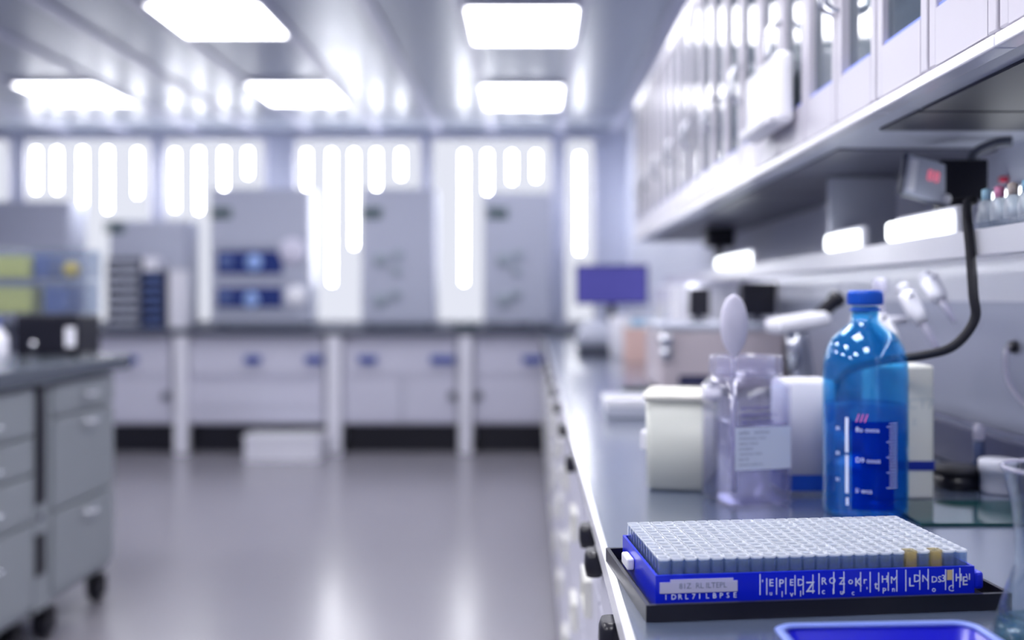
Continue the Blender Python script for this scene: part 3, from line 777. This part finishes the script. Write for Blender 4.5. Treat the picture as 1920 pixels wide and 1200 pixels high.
# spoon
sp = newbm()
secs = []
N = 40
for k in range(N + 1):
    u = k / N
    z = .008 + u * .285
    if z < .205: hw, th = .0045, .0022
    else:
        q = (z - .205) / (.293 - .205)
        hw = max(.0045 if q < .3 else .002, .0212 * math.sqrt(max(0, 1 - (2 * q - 1.0) ** 2))); th = .0022 + .004 * math.sin(PI * min(1, q))
    secs.append(([(hw * math.cos(2 * PI * j / 16), th * math.sin(2 * PI * j / 16)) for j in range(16)], z))
loft(sp, secs)
o = single('spoon', sp, M_dialw, 'white oval-ended spoon standing upright in the square jar', 'spoon', (XW(1376, DJ), DJ - .001, BT + .0065), math.radians(10))

# ------------------------------------------------------------------ other containers near the bottle
DW = 1.46
t = thing('lidded_tub', 'white square tub with ivory lid left of the clear jar', 'tub', (XW(1285, DW) + .004, DW + .045, BT), math.radians(-12))
obj('body', loft(newbm(), [(sq(.048, .012), 0), (sq(.053, .012), .006), (sq(.055, .012), .138), (sq(.051, .010), .138), (sq(.049, .010), .01)]), M_tub, t)
obj('lid', loft(newbm(), [(sq(.056, .014), .138), (sq(.0585, .014), .1395), (sq(.0585, .014), .147), (sq(.055, .014), .150)]), M_lid, t, label='ivory rimmed lid')
obj('tab', B(-.066, -.0535, -.012, .012, .055, .085, .004), M_white, t)
t = thing('canister', 'white canister with blue base band between jar and blue bottle', 'canister', (XW(1522, 1.42), 1.47, BT))
obj('body', loft(newbm(), [(sq(.040, .01), 0), (sq(.040, .01), .165), (sq(.036, .01), .170)]), M_white, t)
obj('band', loft(newbm(), [(sq(.0404, .01), .006), (sq(.0404, .01), .030)], cap0=False, cap1=False), mat('band_blue', (20, 70, 170), .4), t, label='blue band')
t = thing('reagent_carton', 'cream carton with blue stripe right of the blue bottle', 'carton', (XW(1716, 1.40), 1.43, BT), 0)
obj('body', B(-.055, .028, -.03, .04, 0, .195, .004), M_cream, t)
obj('stripe', B(-.0553, .0283, -.0304, .0404, .042, .056), mat('stripe_blue', (16, 40, 140), .4), t, label='dark blue stripe')
pr = newbm(); text_bm(pr, 'CT7', .022, (-.012, -.0304, .132), depth=.0001); text_bm(pr, 'E', .014, (-.004, -.0304, .108), depth=.0001)
obj('print', pr, mat('pale_print', (184, 190, 192), .6), t, label='faint grey letters')

# ------------------------------------------------------------------ small things at the right
t = thing('sample_vial', 'slim dark stoppered vial standing at right behind the glass sheet', 'vial', (XW(1835, 1.50), 1.50, BT + .0))
obj('body', L([(0, 0), (.0085, 0), (.0085, .068), (.006, .072), (0, .072)], 20), mat('vial_dark', (62, 72, 104), .2), t)
obj('stopper', L([(0, .072), (.008, .072), (.0085, .076), (.0085, .092), (.005, .097), (0, .098)], 20), M_pip, t, label='clear rounded stopper')
single('ointment_jar', L([(0, 0), (.024, 0), (.026, .004), (.026, .03), (.028, .031), (.028, .048), (.026, .050), (0, .050)], 32), M_white, 'small white screw jar beside the slim dark vial', 'jar', (XW(1872, 1.45), 1.45, BT))
t = thing('black_puck', 'flat round black lidded pot between carton and slim vial', 'pot', (XW(1788, 1.50), 1.49, BT))
obj('pot', L([(0, 0), (.032, 0), (.034, .003), (.034, .022), (0, .022)], 36), M_black, t)
obj('lid', L([(0, .022), (.036, .022), (.036, .030), (.033, .033), (0, .034)], 36), M_rubber, t)
single('glass_sheet', B(-.16, .14, -.07, .07, 0, .004, .0008), M_sheet, 'dark green glass sheet lying on the bench right of the blue bottle', 'glass sheet', (.66 - .0, 1.305, BT))
# curved clear hose on the wall
c = newbm(); sweep(c, spline([(0, 0, 0), (-.012, -.0, -.004), (-.016, -.004, -.03), (-.014, -.012, -.06), (-.004, -.03, -.085), (.0, -.05, -.095)], 8), .005, 10)
t = thing('wall_hose', 'short pale hose curving down from the steel wall, right edge', 'hose', (XR - .012, 1.57, ZW(650, 1.57)))
obj('hose', c, M_pip, t); obj('nozzle', lathe(newbm(), [(0, -.008), (.009, -.008), (.011, 0), (0, 0)], 16, 0, 0, 'x'), M_black, t)

# ------------------------------------------------------------------ flask and blue dish in front
t = thing('flask', 'clear glass flask at the lower right corner of the photo', 'flask', (.440, .80, BT))
prof = [(0, .0), (.049, .0), (.053, .004), (.053, .010), (.044, .040), (.0345, .070), (.0345, .095), (.038, .125), (.043, .146), (.0445, .149), (.043, .151), (.0415, .1485), (.0365, .125), (.033, .095), (.033, .071), (.0425, .040), (.0512, .010), (.048, .004), (0, .003)]
obj('body', L(prof, 56), M_flask, t)
obj('rim', L([(.0425, .1505), (.0445, .1505), (.0455, .152), (.0445, .1535), (.0425, .1535), (.0415, .152)], 48, close=True), M_pip, t, label='bright rolled rim')
obj('liquid', L([(0, .0035), (.0475, .0045), (.0505, .010), (.0475, .019), (0, .019)], 48), M_fliq, t, label='pale teal liquid')
t = thing('staining_dish', 'cobalt blue dish with pale rim, cut by the bottom edge', 'dish', (.2905, .725, BT), math.radians(3))
o1 = rrect(.088, .085, .018, 6); o2_ = rrect(.080, .077, .014, 6); o3 = rrect(.074, .071, .012, 6); o0 = rrect(.074, .071, .014, 6)
obj('basin', loft(newbm(), [(o0, 0), (rrect(.083, .080, .016, 6), .019), (rrect(.080, .077, .014, 6), .019), (o3, .003)]), M_blued, t)
obj('rim', loft(newbm(), [(rrect(.0795, .0765, .013, 6), .019), (rrect(.086, .083, .018, 6), .019), (o1, .0205), (rrect(.086, .083, .018, 6), .022), (rrect(.0805, .0775, .014, 6), .022)], closed=True), M_rim, t, label='pale blue rolled rim')

# ------------------------------------------------------------------ microscope, pipettes
t = thing('microscope', 'grey microscope with tilted arm behind the canister', 'microscope', (XW(1515, 1.9), 1.92, BT), math.radians(20))
obj('base', B(-.07, .07, -.10, .09, 0, .03, .01), M_lgrey, t)
a = newbm(); sweep(a, spline([(.03, .05, .03), (.045, .06, .10), (.02, .04, .17), (-.02, .0, .225)], 8), [.022] * 25, 12); obj('arm', a, M_bgrey, t)
obj('head', xform(B(-.07, .055, -.03, .03, -.016, .016, .012), Matrix.Translation((-.01, .0, .245)) @ Matrix.Rotation(-.12, 4, 'Y')), M_white, t)
obj('stage', B(-.06, .05, -.05, .03, .105, .115, .003), M_dgrey, t)
obj('objective', L([(0, .15), (.010, .15), (.014, .19), (.016, .232), (0, .232)], 20, cx=-.03, cy=-.005), M_chrome, t)
for s in (-1, 1): obj('focus_knob', lathe(newbm(), [(0, s * .022 + .045), (.02, s * .022 + .045), (.02, s * .04 + .045), (0, s * .04 + .045)], 20, .06, .075, 'x'), M_smudge, t)
obj('eyepiece', xform(L([(0, 0), (.014, 0), (.014, .05), (.018, .052), (.018, .065), (0, .065)], 20), Matrix.Translation((.03, 0, .255)) @ Matrix.Rotation(.9, 4, 'Y')), M_black, t)
t = thing('pipette_stand', 'pale pipette stand on the bench behind the blue bottle', 'stand', (.600, 1.66, BT))
obj('base', L([(0, 0), (.07, 0), (.07, .008), (.06, .016), (0, .018)], 40), M_white, t)
obj('column', L([(0, .018), (.009, .018), (.009, .30), (.014, .305), (.010, .325), (0, .328)], 20), M_pip, t)
obj('carousel', L([(.009, .25), (.045, .25), (.048, .256), (.045, .262), (.009, .262)], 40, close=True), M_white, t)
def pipette(tip, head, lab):
    T, Hd = Vector(tip), Vector(head)
    ax = (Hd - T); ln = ax.length
    q = Vector((0, 0, 1)).rotation_difference(ax.normalized()).to_matrix().to_4x4()
    t = thing('pipette', lab, 'pipette', tip, 0, 'pipettes hanging on the stand')
    s = ln / .25
    obj('tip_cone', xform(L([(0, 0), (.0035, 0), (.0075, .075 * s), (.0075, .115 * s), (0, .115 * s)], 18), q), M_pip, t)
    g = L([(0, .115 * s), (.011, .116 * s), (.014, .15 * s), (.015, .215 * s), (.011, .228 * s), (0, .228 * s)], 20)
    box(g, -.005, .005, -.03, -.012, .195 * s, .205 * s, .003)
    obj('grip', xform(g, q), M_white, t)
    obj('plunger', xform(L([(0, .228 * s), (.0045, .228 * s), (.0045, .24 * s), (.011, .242 * s), (.012, .25 * s), (.008, .255 * s), (0, .256 * s)], 18), q), M_whiteg, t)
def PW(px, py, d): return (XW(px, d), d, ZW(py, d))
pipette(PW(1709, 688, 1.50), PW(1640, 588, 1.56), 'pipette with its tip lowest, nearest the blue bottle shoulder')
pipette(PW(1764, 664, 1.54), PW(1690, 538, 1.60), 'middle pipette of the three on the stand')
pipette(PW(1790, 604, 1.58), PW(1735, 515, 1.64), 'rightmost pipette on the stand, tip highest')

# ------------------------------------------------------------------ mid-distance bench clutter
t = thing('analyser', 'beige box analyser against the wall behind the clear jar', 'analyser', (.395, 2.95, BT))
obj('body', B(0, .385, 0, .40, .008, .19, .012), M_beige, t); obj('lid', B(-.004, .389, -.004, .404, .19, .213, .008), M_lgrey, t)
obj('slot', B(.055, .155, -.004, 0, .022, .055), M_navy, t, label='dark slot')
feet(t, (.03, .355), (.03, .37), .008, .015)
k = knob(t, .012, .165, .022, M_chrome, 'knob', .03); knob(t, .012, .125, .018, M_chrome, 'knob', .03)  # added chrome discs, standing in for round reflections
for x0, x1, h, lab in ((.50, .575, .11, 'small black display on the analyser, left one'), (.665, .79, .13, 'larger black display on the analyser, by the wall')):
    t = thing('small_display', lab, 'display', ((x0 + x1) / 2, 3.08, BT + .2132), 0, 'black displays on the analyser')
    w = (x1 - x0) / 2 - .004
    obj('screen', B(-w, w, 0, .02, .02, h, .004), M_black, t); obj('foot', box(B(-.012, .012, .02, .035, .004, h * .6), -.03, .03, 0, .06, 0, .006), M_dgrey, t)
t = thing('freezer_box', 'big white bench-top cabinet beyond the analyser', 'cabinet', (.53, 3.65, BT))
obj('body', B(.02, .255, 0, .55, .012, .345, .012), M_white, t); obj('door', B(0, .02, .01, .54, .02, .335, .006), M_whiteg, t)
obj('handle', B(-.02, 0, .04, .06, .12, .25, .005), M_lgrey, t)
obj('foot', box(box(newbm(), .03, .24, .02, .06, 0, .012), .03, .24, .49, .53, 0, .012), M_rubber, t)
t = thing('storage_case', 'low white case on the bench left of the lidded tub', 'case', (.255, 2.40, BT))
obj('base', B(-.075, .075, -.07, .07, 0, .026, .005), M_lgrey, t); obj('lid', B(-.078, .078, -.073, .073, .026, .05, .006), M_whiteg, t)
t = thing('carton', 'peach carton on the far bench near the monitor', 'carton', (.50, 4.35, BT))
obj('body', B(-.075, .06, -.0, .14, 0, .155, .003), M_peach, t); obj('flap', B(-.076, .061, -.001, .141, .155, .16), M_cream, t)
t = thing('green_tray', 'dark green tray on bench behind the lidded tub', 'tray', (.36, 2.72, BT))
obj('basin', tray(newbm(), -.10, .07, -.08, .08, 0, .03, .004, .004), M_green, t); obj('rim', xform(tray(newbm(), -.104, .074, -.084, .084, .026, .032, .006, .0), Matrix.Identity(4)), M_green, t)
# monitor
dmn = 5.15
t = thing('monitor', 'computer monitor with purple-blue screen at the far end of the bench', 'monitor', (XW(1147, dmn), dmn, BT), math.radians(-4))
w = .195
obj('screen', B(-w, w, 0, .03, .255, .47, .006), M_black, t)
sc_ = obj('display', B(-w + .008, w - .008, -.002, 0, .263, .462), M_screen, t, label='purple-blue lit display')
ln = newbm()
for k, (z, x1) in enumerate(((.43, .10), (.405, .05), (.36, .12), (.335, .02), (.30, .08), (.285, .11))): box(ln, -w + .04, x1, -.0028, -.002, z, z + .004)
obj('screen_line', ln, M_scrline, sc_)
n = newbm(); sweep(n, spline([(-.0, .06, .02), (-.0, .06, .18), (-.0, .045, .30)], 6), .022, 12); obj('neck', n, M_black, t)
obj('foot', B(-.11, .11, -.0, .16, 0, .02, .006), M_black, t)
t = thing('balance', 'dark based grey balance with white hood before the monitor', 'balance', (XW(1117, 4.95), 4.93, BT))
obj('base', B(-.095, .095, -.08, .1, 0, .045, .01), M_dgrey, t)
obj('hood', loft(newbm(), [(rrect(.10, .09, .03), .045), (rrect(.098, .088, .03), .10), (rrect(.075, .07, .04), .15), (rrect(.04, .04, .03), .175)]), M_lgrey, t)
t = thing('tissue_roll', 'white paper roll standing right of the balance', 'paper roll', (XW(1172, 4.75), 4.72, BT))
obj('roll', L([(.02, 0), (.075, 0), (.08, .01), (.08, .19), (.075, .2), (.02, .2)], 36, close=True), M_white, t); obj('core', L([(.014, .0), (.0198, .0), (.0198, .2), (.014, .2)], 24, close=True), M_peach, t)
t = thing('blue_box', 'light blue box on top of the peach carton', 'box', (.52, 4.42, BT + .1602))
obj('body', B(-.06, .04, -.05, .05, 0, .035, .003), mat('pale_blue', (150, 190, 222), .5), t); obj('lid', B(-.062, .042, -.052, .052, .035, .045, .002), M_white, t)

# ------------------------------------------------------------------ world, camera, view
w = bpy.data.worlds.new('world'); SC.world = w; w.use_nodes = True
bg = w.node_tree.nodes['Background']; bg.inputs[0].default_value = lin((200, 210, 235)); bg.inputs[1].default_value = .3
cam = bpy.data.cameras.new('camera'); co = bpy.data.objects.new('camera', cam); COL.objects.link(co)
co.location = (0, 0, H); co.rotation_euler = (PI / 2, 0, 0)
cam.sensor_width = 36; cam.sensor_fit = 'HORIZONTAL'; cam.lens = 36 * F / 1920
cam.shift_x = -(VX - 960) / 1920; cam.shift_y = -(600 - VY) / 1920
cam.clip_start = .02; cam.clip_end = 60
cam.dof.use_dof = True; cam.dof.focus_distance = 1.0; cam.dof.aperture_fstop = 1.9; cam.dof.aperture_blades = 0
SC.camera = co
SC.view_settings.view_transform = 'Standard'; SC.view_settings.look = 'None'; SC.view_settings.gamma = 1; SC.view_settings.use_curve_mapping = False
SC.view_settings.exposure = 1.5
SC.cycles.use_denoising = True
SC.cycles.transparent_max_bounces = 48
SC.cycles.max_bounces = 10
SC.cycles.caustics_reflective = False
